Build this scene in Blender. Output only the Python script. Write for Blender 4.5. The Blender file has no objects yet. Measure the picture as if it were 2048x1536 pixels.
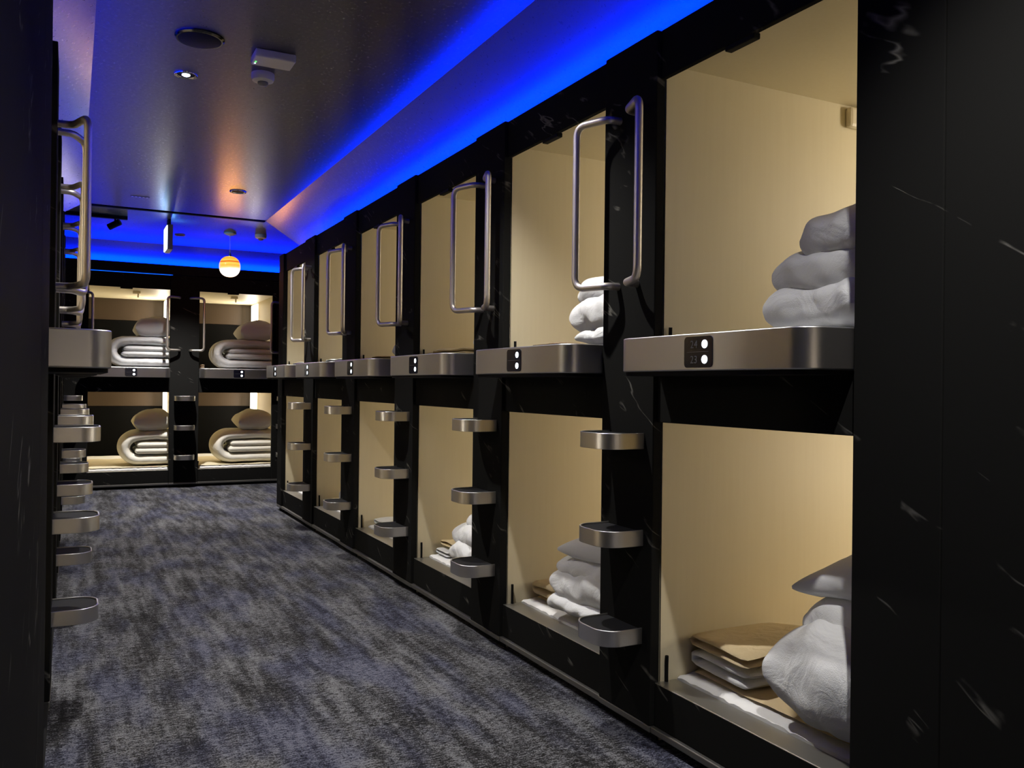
import bpy, bmesh, math, random
from mathutils import Vector, Matrix, noise
R = math.radians
PI = math.pi
sc = bpy.context.scene
COL = sc.collection

# ------------------------------------------------------------------ camera
F_PX = 1709.35
YAW, PITCH, ROLL = R(27.287), R(0.136), R(0.671)
EYE = Vector((0.0, 0.0, 1.15))
cam_data = bpy.data.cameras.new('camera')
cam_data.sensor_width = 36.0
cam_data.lens = F_PX / 2048 * 36.0
cam_data.clip_start = 0.02
cam = bpy.data.objects.new('camera', cam_data)
COL.objects.link(cam)
fw = Vector((math.sin(YAW) * math.cos(PITCH), math.cos(YAW) * math.cos(PITCH), math.sin(PITCH)))
r0 = Vector((math.cos(YAW), -math.sin(YAW), 0))
u0 = r0.cross(fw)
cx = r0 * math.cos(ROLL) + u0 * math.sin(ROLL)
cy = u0 * math.cos(ROLL) - r0 * math.sin(ROLL)
m = Matrix((cx, cy, -fw)).transposed().to_4x4()
m.translation = EYE
cam.matrix_world = m
sc.camera = cam

# ------------------------------------------------------------------ world, exposure
w = bpy.data.worlds.new('world')
sc.world = w
w.use_nodes = True
w.node_tree.nodes['Background'].inputs[0].default_value = (0.5, 0.5, 0.55, 1)
w.node_tree.nodes['Background'].inputs[1].default_value = 0.0
sc.view_settings.view_transform = 'Standard'
sc.view_settings.look = 'None'
sc.view_settings.exposure = 0.0
sc.view_settings.gamma = 1.0
sc.view_settings.use_curve_mapping = False
sc.cycles.use_denoising = True
sc.cycles.max_bounces = 8
sc.cycles.diffuse_bounces = 5
sc.cycles.glossy_bounces = 4
sc.cycles.caustics_reflective = False
sc.cycles.caustics_refractive = False
sc.cycles.sample_clamp_indirect = 3.0

# ------------------------------------------------------------------ the plan of the place (metres)
ZC = 2.62            # flat ceiling
XR = 1.6963          # opening plane of the row on the right
XL = -0.0695         # opening plane of the row on the left
YB = 9.989           # opening plane of the row at the end
ROW_END = 7.92
PITCH_M = 1.098      # bay + post
BAY = 0.796
POST = 0.302
PROUD = 0.0168       # posts stand this much proud of the openings
TOP = 2.3134
UP_FLOOR, UP_TOP = 1.262, 2.1556
LO_FLOOR, LO_TOP = 0.168, 1.0377
LEDGE_B, LEDGE_T = 1.198, 1.3016

def area(name, loc, target_dir, sx, sy, power, color, spread=180):
    d = bpy.data.lights.new(name, 'AREA')
    d.shape = 'RECTANGLE'
    d.size, d.size_y = sx, sy
    d.energy = power
    d.color = color
    d.spread = R(spread)
    o = bpy.data.objects.new(name, d)
    o.location = loc
    o.rotation_euler = Vector(target_dir).to_track_quat('-Z', 'Y').to_euler()
    COL.objects.link(o)
    return o

BLUE = (0.0, 0.010, 1.0)
COVE_W = 29.0          # watts per metre of cove strip
# cove strips lying on top of the three rows, aimed up at the sloping edge of the ceiling
def cove(name, loc, direction, length, along, k=1.0, spread=142):
    d = bpy.data.lights.new(name, 'AREA')
    d.shape = 'RECTANGLE'
    d.size, d.size_y = (length, 0.09)
    d.energy = COVE_W * length * k
    d.color = BLUE
    d.spread = R(spread)
    o = bpy.data.objects.new(name, d)
    z = -Vector(direction).normalized()
    x = Vector(along)
    y = z.cross(x)
    mm = Matrix((x, y, z)).transposed().to_4x4()
    mm.translation = loc
    o.matrix_world = mm
    COL.objects.link(o)
    return o
cove('cove_light_right', (1.80, 3.6, 2.246), (0.0, 0, 1), 8.6, (0, 1, 0))
cove('cove_light_left', (-0.178, 3.6, 2.246), (0.8, 0, 1), 8.6, (0, 1, 0), 0.75, 110)
cove('cove_light_end', (1.2, 10.10, 2.385), (0, -0.35, 1), 6.4, (1, 0, 0), 1.2)

# ------------------------------------------------------------------ materials
def mat(name, base=(0.5, 0.5, 0.5), rough=0.5, metal=0.0, emit=None, strength=0.0, spec=0.5, aniso=0.0):
    M = bpy.data.materials.new(name)
    M.use_nodes = True
    b = M.node_tree.nodes['Principled BSDF']
    b.inputs['Base Color'].default_value = (*base, 1)
    b.inputs['Roughness'].default_value = rough
    b.inputs['Metallic'].default_value = metal
    b.inputs['Specular IOR Level'].default_value = spec
    b.inputs['Anisotropic'].default_value = aniso
    if emit:
        b.inputs['Emission Color'].default_value = (*emit, 1)
        b.inputs['Emission Strength'].default_value = strength
    return M

def nodes(M):
    nt = M.node_tree
    return nt, nt.nodes, nt.links, nt.nodes['Principled BSDF']

def N(nt, kind, **kw):
    n = nt.nodes.new(kind)
    for k, v in kw.items():
        if k in n.inputs.keys():
            n.inputs[k].default_value = v
        else:
            setattr(n, k, v)
    return n

def coords(nt, scale=(1, 1, 1), rot=(0, 0, 0), space='world'):
    mp = N(nt, 'ShaderNodeMapping')
    mp.inputs['Scale'].default_value = scale
    mp.inputs['Rotation'].default_value = rot
    if space == 'world':
        g = N(nt, 'ShaderNodeNewGeometry')
        nt.links.new(g.outputs['Position'], mp.inputs['Vector'])
    else:
        g = N(nt, 'ShaderNodeTexCoord')
        nt.links.new(g.outputs['Object'], mp.inputs['Vector'])
    return mp.outputs['Vector']

def ramp(nt, fac, stops):
    r = N(nt, 'ShaderNodeValToRGB')
    el = r.color_ramp.elements
    while len(el) < len(stops):
        el.new(0.5)
    for e, (p, c) in zip(el, stops):
        e.position = p
        e.color = (*c, 1) if len(c) == 3 else c
    nt.links.new(fac, r.inputs['Fac'])
    return r.outputs['Color']

def mathn(nt, op, a, b=None, clamp=False):
    n = N(nt, 'ShaderNodeMath', operation=op)
    n.use_clamp = clamp
    for i, v in enumerate((a, b)):
        if v is None:
            continue
        if isinstance(v, (int, float)):
            n.inputs[i].default_value = v
        else:
            nt.links.new(v, n.inputs[i])
    return n.outputs[0]

def mix(nt, fac, a, b, mode='MIX'):
    n = N(nt, 'ShaderNodeMix', data_type='RGBA', blend_type=mode)
    for sock, v in ((n.inputs[0], fac), (n.inputs[6], a), (n.inputs[7], b)):
        if isinstance(v, (int, float)):
            sock.default_value = v
        elif isinstance(v, tuple):
            sock.default_value = (*v, 1)
        else:
            nt.links.new(v, sock)
    return n.outputs[2]

def bump(nt, height, strength=0.2, dist=0.01):
    b = N(nt, 'ShaderNodeBump')
    b.inputs['Strength'].default_value = strength
    b.inputs['Distance'].default_value = dist
    nt.links.new(height, b.inputs['Height'])
    return b.outputs['Normal']

# black marble laminate with sparse white veins
MARBLE = mat('black_marble', (0.012, 0.012, 0.0115), 0.75, spec=0.02)
nt, nn, lk, bs = nodes(MARBLE)
g = N(nt, 'ShaderNodeNewGeometry')
sx = N(nt, 'ShaderNodeSeparateXYZ')
lk.new(g.outputs['Position'], sx.inputs[0])
h_ = mathn(nt, 'SUBTRACT', sx.outputs['X'], sx.outputs['Y'])
al = mathn(nt, 'SUBTRACT', mathn(nt, 'MULTIPLY', h_, 0.86), mathn(nt, 'MULTIPLY', sx.outputs['Z'], 0.50))
ac = mathn(nt, 'ADD', mathn(nt, 'MULTIPLY', h_, 0.50), mathn(nt, 'MULTIPLY', sx.outputs['Z'], 0.86))
cb = N(nt, 'ShaderNodeCombineXYZ')
lk.new(mathn(nt, 'MULTIPLY', al, 1.1), cb.inputs[0]); lk.new(mathn(nt, 'MULTIPLY', ac, 6.0), cb.inputs[1])
lk.new(mathn(nt, 'MULTIPLY', sx.outputs['X'], 0.3), cb.inputs[2])
nz = N(nt, 'ShaderNodeTexNoise', Scale=1.0, Detail=4.0, Roughness=0.5, Distortion=0.25)
lk.new(cb.outputs[0], nz.inputs['Vector'])
ridge = mathn(nt, 'ABSOLUTE', mathn(nt, 'SUBTRACT', nz.outputs['Fac'], 0.5))
line = ramp(nt, ridge, [(0.0, (1, 1, 1)), (0.010, (0, 0, 0))])
nm = N(nt, 'ShaderNodeTexNoise', Scale=7.0, Detail=3.0)
lk.new(coords(nt), nm.inputs['Vector'])
gate = ramp(nt, nm.outputs['Fac'], [(0.54, (0, 0, 0)), (0.68, (1, 1, 1))])
vein = mathn(nt, 'MULTIPLY', line, gate)
lk.new(mix(nt, vein, (0.012, 0.012, 0.0115), (0.16, 0.155, 0.14)), bs.inputs['Base Color'])

BLACK = mat('black_lacquer', (0.007, 0.007, 0.007), 0.6, spec=0.08)
PAD = mat('black_rubber_pad', (0.012, 0.012, 0.013), 0.75, spec=0.2)

STEEL = mat('brushed_steel', (0.62, 0.61, 0.60), 0.34, 1.0, aniso=0.5)
nt, nn, lk, bs = nodes(STEEL)
nz = N(nt, 'ShaderNodeTexNoise', Scale=30.0, Detail=3.0)
lk.new(coords(nt, (1.0, 1.0, 60.0)), nz.inputs['Vector'])
lk.new(ramp(nt, nz.outputs['Fac'], [(0.3, (0.32,) * 3), (0.7, (0.37,) * 3)]), bs.inputs['Roughness'])
TUBE = mat('satin_steel_tube', (0.54, 0.50, 0.44), 0.46, 1.0)
KICK = mat('dull_aluminium', (0.22, 0.215, 0.20), 0.5, 1.0)
SILL = mat('aluminium_sill', (0.50, 0.49, 0.45), 0.42, 1.0)

CREAM = mat('cream_laminate', (0.70, 0.60, 0.40), 0.48, spec=0.35)
nt, nn, lk, bs = nodes(CREAM)
nz = N(nt, 'ShaderNodeTexNoise', Scale=60.0, Detail=2.0)
lk.new(coords(nt, (1, 1, 0.06)), nz.inputs['Vector'])
lk.new(mix(nt, nz.outputs['Fac'], (0.72, 0.645, 0.455), (0.685, 0.605, 0.415)), bs.inputs['Base Color'])
CREAM_TRIM = mat('cream_plastic', (0.72, 0.64, 0.48), 0.4)
BROWN = mat('brown_laminate', (0.042, 0.028, 0.017), 0.42, spec=0.3)
REARBLACK = mat('matt_black_board', (0.0035, 0.0035, 0.0035), 0.8, spec=0.03)

def fabric(name, base, wr=0.25, scale=9.0, fine=420):
    M = mat(name, base, 0.9, spec=0.12)
    nt, nn, lk, bs = nodes(M)
    a = N(nt, 'ShaderNodeTexNoise', Scale=scale, Detail=4.0, Distortion=0.8)
    lk.new(coords(nt, (1.0, 1.0, 1.0), space='obj'), a.inputs['Vector'])
    f = N(nt, 'ShaderNodeTexNoise', Scale=fine, Detail=1.0)
    lk.new(coords(nt, space='obj'), f.inputs['Vector'])
    h = mathn(nt, 'ADD', mathn(nt, 'MULTIPLY', a.outputs['Fac'], 1.0), mathn(nt, 'MULTIPLY', f.outputs['Fac'], 0.06))
    lk.new(bump(nt, h, wr, 0.03), bs.inputs['Normal'])
    bs.inputs['Sheen Weight'].default_value = 0.1
    return M
WHITE = fabric('white_cotton', (0.76, 0.77, 0.78), 0.55)
PILLOW = fabric('grey_white_cotton', (0.70, 0.71, 0.73), 0.18)
CREAMCOVER = fabric('cream_cotton', (0.78, 0.75, 0.66), 0.3)
TERRY = fabric('beige_terry', (0.66, 0.54, 0.33), 0.3, 16, 300)
BLANKET = fabric('beige_blanket', (0.64, 0.51, 0.31), 0.3, 10, 300)
CREAMBLANKET = fabric('cream_blanket', (0.76, 0.69, 0.50), 0.25, 10, 300)
BROWNCLOTH = fabric('brown_terry', (0.30, 0.22, 0.14), 0.3, 16, 300)
MATTRESS = fabric('white_mattress_ticking', (0.78, 0.78, 0.78), 0.12)

# carpet: grey and blue streaks running down the aisle
CARPET = mat('streaked_carpet', (0.1, 0.1, 0.1), 0.95, spec=0.1)
nt, nn, lk, bs = nodes(CARPET)
def cnoise(sx_, sy_, detail=3.0, rough=0.55):
    n_ = N(nt, 'ShaderNodeTexNoise', Scale=1.0, Detail=detail, Roughness=rough)
    lk.new(coords(nt, (sx_, sy_, 1)), n_.inputs['Vector'])
    return mathn(nt, 'SUBTRACT', n_.outputs['Fac'], 0.5)
patch = cnoise(4.5, 1.7, 2.0)
streak = cnoise(22.0, 2.6, 3.0)
cross = cnoise(9.0, 30.0, 2.0)
weave = cnoise(42.0, 115.0, 3.0, 0.75)
fleck = cnoise(190.0, 190.0, 1.0)
hue = cnoise(5.0, 1.6, 2.0)
t = mathn(nt, 'MULTIPLY', patch, 0.75)
for src, k_ in ((streak, 0.9), (cross, 0.45), (weave, 1.9), (fleck, 1.2)):
    t = mathn(nt, 'ADD', t, mathn(nt, 'MULTIPLY', src, k_))
t = mathn(nt, 'ADD', t, 0.5)
weave2 = N(nt, 'ShaderNodeTexNoise', Scale=240.0, Detail=1.0)
lk.new(coords(nt), weave2.inputs['Vector'])
grey = ramp(nt, t, [(0.18, (0.010, 0.0095, 0.010)), (0.40, (0.027, 0.0265, 0.028)), (0.56, (0.085, 0.086, 0.093)), (0.80, (0.185, 0.187, 0.20))])
blue = ramp(nt, t, [(0.18, (0.010, 0.010, 0.014)), (0.45, (0.034, 0.036, 0.060)), (0.80, (0.14, 0.145, 0.185))])
lk.new(mix(nt, ramp(nt, mathn(nt, 'ADD', hue, 0.5), [(0.46, (0, 0, 0)), (0.62, (1, 1, 1))]), grey, blue), bs.inputs['Base Color'])
lk.new(bump(nt, weave2.outputs['Fac'], 0.5, 0.006), bs.inputs['Normal'])

# ceiling: dark metallic-flecked paper
CEIL = mat('dark_metallic_paper', (0.16, 0.15, 0.15), 0.36, 0.45, spec=0.5)
nt, nn, lk, bs = nodes(CEIL)
c1 = N(nt, 'ShaderNodeTexNoise', Scale=55.0, Detail=4.0, Roughness=0.7)
lk.new(coords(nt), c1.inputs['Vector'])
c2 = N(nt, 'ShaderNodeTexNoise', Scale=170.0, Detail=2.0)
lk.new(coords(nt), c2.inputs['Vector'])
lk.new(mix(nt, c1.outputs['Fac'], (0.054, 0.051, 0.053), (0.108, 0.10, 0.099)), bs.inputs['Base Color'])
lk.new(ramp(nt, c1.outputs['Fac'], [(0.3, (0.34,) * 3), (0.7, (0.26,) * 3)]), bs.inputs['Roughness'])
lk.new(bump(nt, c2.outputs['Fac'], 0.03, 0.002), bs.inputs['Normal'])

WALL = mat('dark_wall_paint', (0.02, 0.02, 0.022), 0.7)
WALLTAN = mat('tan_wall_paint', (0.52, 0.44, 0.34), 0.6)
PLASTIC = mat('white_plastic', (0.75, 0.75, 0.78), 0.4)
CHROME = mat('polished_trim', (0.7, 0.7, 0.7), 0.15, 1.0)
GREY_PL = mat('grey_plastic', (0.20, 0.20, 0.21), 0.5)
PANEL_BLACK = mat('black_glass_panel', (0.005, 0.005, 0.010), 0.18)
DIGIT = mat('grey_digits', (0.075, 0.075, 0.085), 0.5)
DOT = mat('white_indicator', (1, 1, 1), 0.4, emit=(0.80, 0.90, 1.0), strength=2.6)
GREEN = mat('green_indicator', (0.1, 1, 0.2), 0.4, emit=(0.15, 1.0, 0.2), strength=1.2)
STRIP = mat('warm_light_strip', (1, 1, 1), 0.4, emit=(1.0, 0.93, 0.74), strength=3.2)
LEDBLUE = mat('blue_led_strip', (0.1, 0.1, 0.2), 0.4, emit=(0.0, 0.10, 1.0), strength=2.0)
LENS = mat('lit_lamp_lens', (1, 1, 1), 0.4, emit=(0.85, 0.95, 1.0), strength=5.0)
EXITFACE = mat('lit_sign_face', (1, 1, 1), 0.4, emit=(0.75, 0.92, 1.0), strength=3.2)

# ------------------------------------------------------------------ mesh helpers
def link(name, bm_, material, parent=None, smooth=None, bevel=None, loc=None):
    me = bpy.data.meshes.new(name)
    bmesh.ops.recalc_face_normals(bm_, faces=bm_.faces)
    bm_.to_mesh(me)
    bm_.free()
    me.materials.append(material)
    o = bpy.data.objects.new(name, me)
    COL.objects.link(o)
    if parent:
        o.parent = parent
    if loc:
        o.location = loc
    if smooth is not None:
        for p in me.polygons:
            p.use_smooth = True
        try:
            me.set_sharp_from_angle(angle=R(smooth))
        except Exception:
            pass
    if bevel:
        md = o.modifiers.new('bevel', 'BEVEL')
        md.width = bevel
        md.segments = 2
        md.limit_method = 'ANGLE'
    return o

def box(bm_, x0, x1, y0, y1, z0, z1):
    vs = [bm_.verts.new(p) for p in ((x0, y0, z0), (x1, y0, z0), (x1, y1, z0), (x0, y1, z0),
                                     (x0, y0, z1), (x1, y0, z1), (x1, y1, z1), (x0, y1, z1))]
    for f in ((0, 3, 2, 1), (4, 5, 6, 7), (0, 1, 5, 4), (1, 2, 6, 5), (2, 3, 7, 6), (3, 0, 4, 7)):
        bm_.faces.new([vs[i] for i in f])

def B(*a):
    b = bmesh.new()
    box(b, *a)
    return b

def prism(bm_, pts, z0, z1):
    lo = [bm_.verts.new((x, y, z0)) for x, y in pts]
    hi = [bm_.verts.new((x, y, z1)) for x, y in pts]
    n = len(pts)
    bm_.faces.new(lo[::-1])
    bm_.faces.new(hi)
    for i in range(n):
        bm_.faces.new((lo[i], lo[(i + 1) % n], hi[(i + 1) % n], hi[i]))

def extrude_y(bm_, pts, y0, y1):
    a = [bm_.verts.new((x, y0, z)) for x, z in pts]
    b = [bm_.verts.new((x, y1, z)) for x, z in pts]
    n = len(pts)
    bm_.faces.new(a)
    bm_.faces.new(b[::-1])
    for i in range(n):
        bm_.faces.new((a[i], a[(i + 1) % n], b[(i + 1) % n], b[i]))

def lathe(bm_, prof, seg=32, c=(0, 0, 0)):
    rings = []
    for r, z in prof:
        rings.append([bm_.verts.new((c[0] + r * math.cos(2 * PI * i / seg), c[1] + r * math.sin(2 * PI * i / seg), c[2] + z)) for i in range(seg)])
    for a, b in zip(rings, rings[1:]):
        for i in range(seg):
            bm_.faces.new((a[i], a[(i + 1) % seg], b[(i + 1) % seg], b[i]))
    bm_.faces.new(rings[0][::-1])
    bm_.faces.new(rings[-1])

def fillet(pts, rad, n=8):
    pts = [Vector(p) for p in pts]
    out = [pts[0]]
    for a, b, c in zip(pts, pts[1:], pts[2:]):
        d1, d2 = (a - b).normalized(), (c - b).normalized()
        ang = d1.angle(d2)
        cut = min(rad / math.tan(ang / 2), (a - b).length * 0.49, (c - b).length * 0.49)
        p1, p2 = b + d1 * cut, b + d2 * cut
        for i in range(n + 1):
            t = i / n
            out.append(p1.lerp(b, t).lerp(b.lerp(p2, t), t))
    out.append(pts[-1])
    return out

def tube(bm_, pts, rad, seg=14):
    rings = []
    tangent = (pts[1] - pts[0]).normalized()
    ref = Vector((0, 0, 1)) if abs(tangent.z) < 0.9 else Vector((1, 0, 0))
    nrm = tangent.cross(ref).normalized()
    for i, p in enumerate(pts):
        t2 = (pts[min(i + 1, len(pts) - 1)] - pts[max(i - 1, 0)]).normalized()
        nrm = (nrm - t2 * nrm.dot(t2)).normalized()
        bn = t2.cross(nrm)
        rings.append([bm_.verts.new(p + (nrm * math.cos(2 * PI * k / seg) + bn * math.sin(2 * PI * k / seg)) * rad) for k in range(seg)])
    for a, b in zip(rings, rings[1:]):
        for k in range(seg):
            bm_.faces.new((a[k], a[(k + 1) % seg], b[(k + 1) % seg], b[k]))
    bm_.faces.new(rings[0][::-1])
    bm_.faces.new(rings[-1])

def dplan(x0, x1, yb, yf, rad, n=10):
    """plan outline: straight back at yb, rounded front corners at yf (front = smaller y)"""
    pts = [(x0, yb)]
    for i in range(n + 1):
        a = PI + PI / 2 * i / n
        pts.append((x0 + rad + rad * math.cos(a), yf + rad + rad * math.sin(a)))
    for i in range(n + 1):
        a = 1.5 * PI + PI / 2 * i / n
        pts.append((x1 - rad + rad * math.cos(a), yf + rad + rad * math.sin(a)))
    pts.append((x1, yb))
    return pts

def empty(name, loc, rz, label, cat, group=None):
    o = bpy.data.objects.new(name, None)
    o.empty_display_size = 0.1
    o.location = loc
    o.rotation_euler = (0, 0, rz)
    COL.objects.link(o)
    return tag(o, label, cat, group)

def tag(o, label, cat, group=None):
    o['label'] = label
    o['category'] = cat
    if group:
        o['group'] = group
    return o

def struct(o):
    o['kind'] = 'structure'
    return o

def copy_tree(root):
    c = root.copy()
    COL.objects.link(c)
    for ch in root.children:
        d = ch.copy()
        COL.objects.link(d)
        d.parent = c
        for g in ch.children:
            e = g.copy()
            COL.objects.link(e)
            e.parent = d
    return c

# ------------------------------------------------------------------ the room
struct(link('floor', B(-2.6, 4.2, -2.6, 12.6, -0.05, 0.0), CARPET))
b = bmesh.new()
SL = 0.63
FR, FL = 1.553, 0.07
# flat strip over the aisle, and over the cross passage, with the dark slot left open between them
box(b, FL, FR, -2.6, 7.887, ZC, ZC + 0.06)
box(b, -2.6, 4.2, 7.985, 9.82, ZC, ZC + 0.06)
box(b, -2.6, FL, 7.887, 7.985, ZC, ZC + 0.06)
box(b, FR, 4.2, 7.887, 7.985, ZC, ZC + 0.06)
# sloping edges down behind the tops of the rows
def slope_x(xa, xb, y0, y1):
    za, zb = ZC, ZC - SL * abs(xb - xa)
    extrude_y(b, [(xa, za), (xb, zb), (xb, zb + 0.06), (xa, za + 0.06)], y0, y1)
slope_x(FR, 2.005, -2.6, 7.92)
slope_x(FL, -0.382, -2.6, 7.92)
f0 = [(-2.6, 9.82, ZC), (4.2, 9.82, ZC), (4.2, 10.27, ZC - SL * 0.45), (-2.6, 10.27, ZC - SL * 0.45)]
lo = [b.verts.new(p) for p in f0]
hi = [b.verts.new((p[0], p[1], p[2] + 0.06)) for p in f0]
b.faces.new(lo); b.faces.new(hi[::-1])
for i in range(4):
    b.faces.new((lo[i], lo[(i + 1) % 4], hi[(i + 1) % 4], hi[i]))
struct(link('ceiling', b, CEIL))
b = B(FL + 0.001, FR - 0.001, 7.888, 7.984, ZC + 0.012, ZC + 0.058)
box(b, FL + 0.001, FR - 0.001, 7.950, 7.984, ZC - 0.003, ZC + 0.012)
struct(link('trim_1', b, BLACK))
struct(link('wall_back', B(-2.6, 4.2, 12.5, 12.6, 0, 2.7), WALL))
struct(link('wall_front', B(-0.1, 1.75, -2.6, -2.5, 0, 2.62), WALLTAN))
b = B(4.1, 4.2, 7.0, 12.5, 0, 2.7)
struct(link('wall_right', b, WALL))
b = B(-2.6, -2.5, 7.0, 12.5, 0, 2.7)
struct(link('wall_left', b, WALL))
# marble-clad wall running on towards the entrance on both sides of the camera
b = bmesh.new(); box(b, XR - PROUD, XR + 0.02, -2.5, 1.2165, 0.0, TOP)
struct(link('wall_right_entrance', b, MARBLE))
b = bmesh.new(); box(b, XL - 0.02, XL + PROUD, -2.5, 1.9, 0.0, TOP)
struct(link('wall_left_entrance', b, MARBLE))
struct(link('baseboard_right', B(XR - 0.032, XR - PROUD - 0.0005, -2.5, 1.9, 0.028, 0.052), KICK))
# the dark fascia standing on top of the end row
struct(link('trim_2', B(-2.3, 4.0, YB - 0.005, YB + 0.03, 2.327, 2.425), BLACK))

# ------------------------------------------------------------------ two-tier bunk (bay between two posts)
WARM = (1.0, 0.89, 0.73)
POD_W = 12.8
def make_bunk(name, label, group, digits=None):
    root = empty(name, (0, 0, 0), 0, label, 'bunk', group)
    W, D, IW = BAY, 2.0, BAY + 0.12
    # face panels
    link('header_panel', B(0, W, 0, 0.02, UP_TOP, TOP), MARBLE, root, bevel=0.002)
    link('middle_panel', B(0, W, 0, 0.02, LO_TOP, UP_FLOOR - 0.005), MARBLE, root, bevel=0.002)
    link('plinth_panel', B(0, W, 0, 0.02, 0.052, 0.190), MARBLE, root, bevel=0.002)
    b = bmesh.new()
    box(b, 0, W, -0.014, 0.02, 0.030, 0.051)
    link('kick_strip', b, KICK, root, bevel=0.003)
    link('kick_recess', B(0, W, 0.035, 0.05, 0.0, 0.03), BLACK, root)
    # black lining round the two openings
    for z0, z1 in ((UP_FLOOR - 0.005, UP_TOP), (0.192, LO_TOP)):
        link('opening_lining', B(0.0002, 0.0015, 0.0202, 0.0215, z0, z1), BLACK, root)
        link('opening_lining', B(W - 0.0015, W - 0.0002, 0.0202, 0.0215, z0, z1), BLACK, root)
    # shell
    b = bmesh.new(); box(b, -0.012, 0.0, 0.0215, D, 0.0, 2.226); link('side_panel', b, CREAM, root)
    b = bmesh.new(); box(b, IW, IW + 0.012, 0.0215, D, 0.0, 2.226); box(b, W + 0.0006, IW, 0.0215, 0.030, 0.0, 2.226); link('side_panel', b, CREAM, root)
    for z, nm in ((UP_FLOOR, 'bed_base'), (LO_FLOOR, 'bed_base')):
        link(nm, B(0.0005, IW - 0.0005, 0.0305, D, z - 0.03, z), CREAM_TRIM, root)
    link('inner_ceiling', B(0.0005, IW - 0.0005, 0.0305, D, 2.205, 2.225), CREAM, root)
    link('inner_ceiling', B(0.0005, IW - 0.0005, 0.0305, D, 1.12, 1.14), CREAM, root)
    link('roof_panel', B(-0.012, IW + 0.012, 0.0215, D, 2.2265, 2.236), BLACK, root)
    for z, zt in ((UP_FLOOR, 2.205), (LO_FLOOR, 1.12)):
        link('rear_panel', B(0, IW, D - 0.02, D, z + 0.67, zt), BROWN, root)
        link('rear_screen', B(0, IW, D - 0.03, D, z, z + 0.665), REARBLACK, root)
    # aluminium sill of the lower opening and its lip
    b = bmesh.new()
    box(b, 0.0, W, 0.001, 0.088, 0.168, 0.1915)
    link('sill', b, SILL, root, bevel=0.002)
    # light strips on the right-hand side panel, widened to paint in their glow on it
    for z0, z1 in ((UP_FLOOR + 0.42, 2.19), (LO_FLOOR + 0.42, 1.10)):
        b = bmesh.new(); box(b, IW - 0.016, IW - 0.0005, 1.50, 1.90, z0, z1)
        link('light_strip', b, STRIP, root, bevel=0.004)
    # small hook under the ceiling on the left-hand side, blind latch, blind stops
    b = bmesh.new(); box(b, 0.0006, 0.03, 0.84, 0.93, 2.12, 2.195); link('wall_bracket', b, CREAM_TRIM, root, bevel=0.012)
    b = bmesh.new(); box(b, 0.30, 0.42, 0.004, 0.03, UP_TOP - 0.014, UP_TOP + 0.004); link('blind_latch', b, BLACK, root, bevel=0.003)
    b = bmesh.new(); box(b, 0.47, 0.55, 0.84, 0.90, 2.175, 2.2048); box(b, 0.52, 0.535, 0.86, 0.875, 2.13, 2.175); link('ceiling_hook', b, CREAM_TRIM, root, bevel=0.003)
    for z in (UP_FLOOR, 0.1915):
        b = bmesh.new()
        tube(b, fillet([(0.0085, 0.042, z), (0.0085, 0.042, z + 0.05), (0.012, 0.040, z + 0.085)], 0.02, 4), 0.006, 8)
        link('blind_stop', b, BLACK, root, smooth=40)
    return root

def add_ledge(root, dz=0.0, digits=None):
    W = BAY
    b = bmesh.new()
    prism(b, dplan(0.004, W - 0.004, 0.0, -0.167, 0.06, 12), LEDGE_B + dz, LEDGE_T + dz)
    led = link('ledge', b, STEEL, root, smooth=30, bevel=0.0035)
    led['label'] = 'brushed steel ledge along the upper opening'
    b = bmesh.new()
    prism(b, dplan(0.012, W - 0.012, 0.0, -0.159, 0.052, 12), LEDGE_B + dz - 0.012, LEDGE_B + dz + 0.001)
    link('ledge_underside', b, BLACK, led, smooth=30)
    # number panel, rounded
    x0, x1, z0, z1, r = 0.345, 0.463, 1.2065 + dz, 1.2925 + dz, 0.012
    b = bmesh.new()
    pts = []
    for cx_, cz_, a0 in ((x0 + r, z0 + r, PI), (x1 - r, z0 + r, 1.5 * PI), (x1 - r, z1 - r, 0), (x0 + r, z1 - r, PI / 2)):
        for i in range(7):
            a = a0 + PI / 2 * i / 6
            pts.append((cx_ + r * math.cos(a), cz_ + r * math.sin(a)))
    extrude_y(b, pts, -0.1695, -0.160)
    link('number_panel', b, PANEL_BLACK, led, smooth=30)
    for z in (1.2705 + dz, 1.2285 + dz):
        b = bmesh.new()
        for k in range(1):
            vs = [b.verts.new((0.432 + 0.0115 * math.cos(2 * PI * i / 20), -0.1708, z + 0.0115 * math.sin(2 * PI * i / 20))) for i in range(20)]
            ws = [b.verts.new((v.co.x, -0.169, v.co.z)) for v in vs]
            b.faces.new(vs)
            for i in range(20):
                b.faces.new((vs[i], vs[(i + 1) % 20], ws[(i + 1) % 20], ws[i]))
        link('indicator_light', b, DOT, led)
    link('divider_line', B(0.358, 0.448, -0.1702, -0.169, 1.249 + dz, 1.2502 + dz), DIGIT, led)
    if digits:
        for txt, z in zip(digits, (1.2605 + dz, 1.2185 + dz)):
            cu = bpy.data.curves.new('digits', 'FONT')
            cu.body = txt
            cu.size = 0.030
            cu.extrude = 0.0004
            cu.space_character = 1.05
            tmp = bpy.data.objects.new('digits_tmp', cu)
            me = bpy.data.meshes.new_from_object(tmp)
            bpy.data.objects.remove(tmp)
            bpy.data.curves.remove(cu)
            me.materials.append(DIGIT)
            o = bpy.data.objects.new('number', me)
            COL.objects.link(o)
            o.parent = led
            o.rotation_euler = (PI / 2, 0, 0)
            o.location = (0.372, -0.1702, z)
    return led

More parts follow.
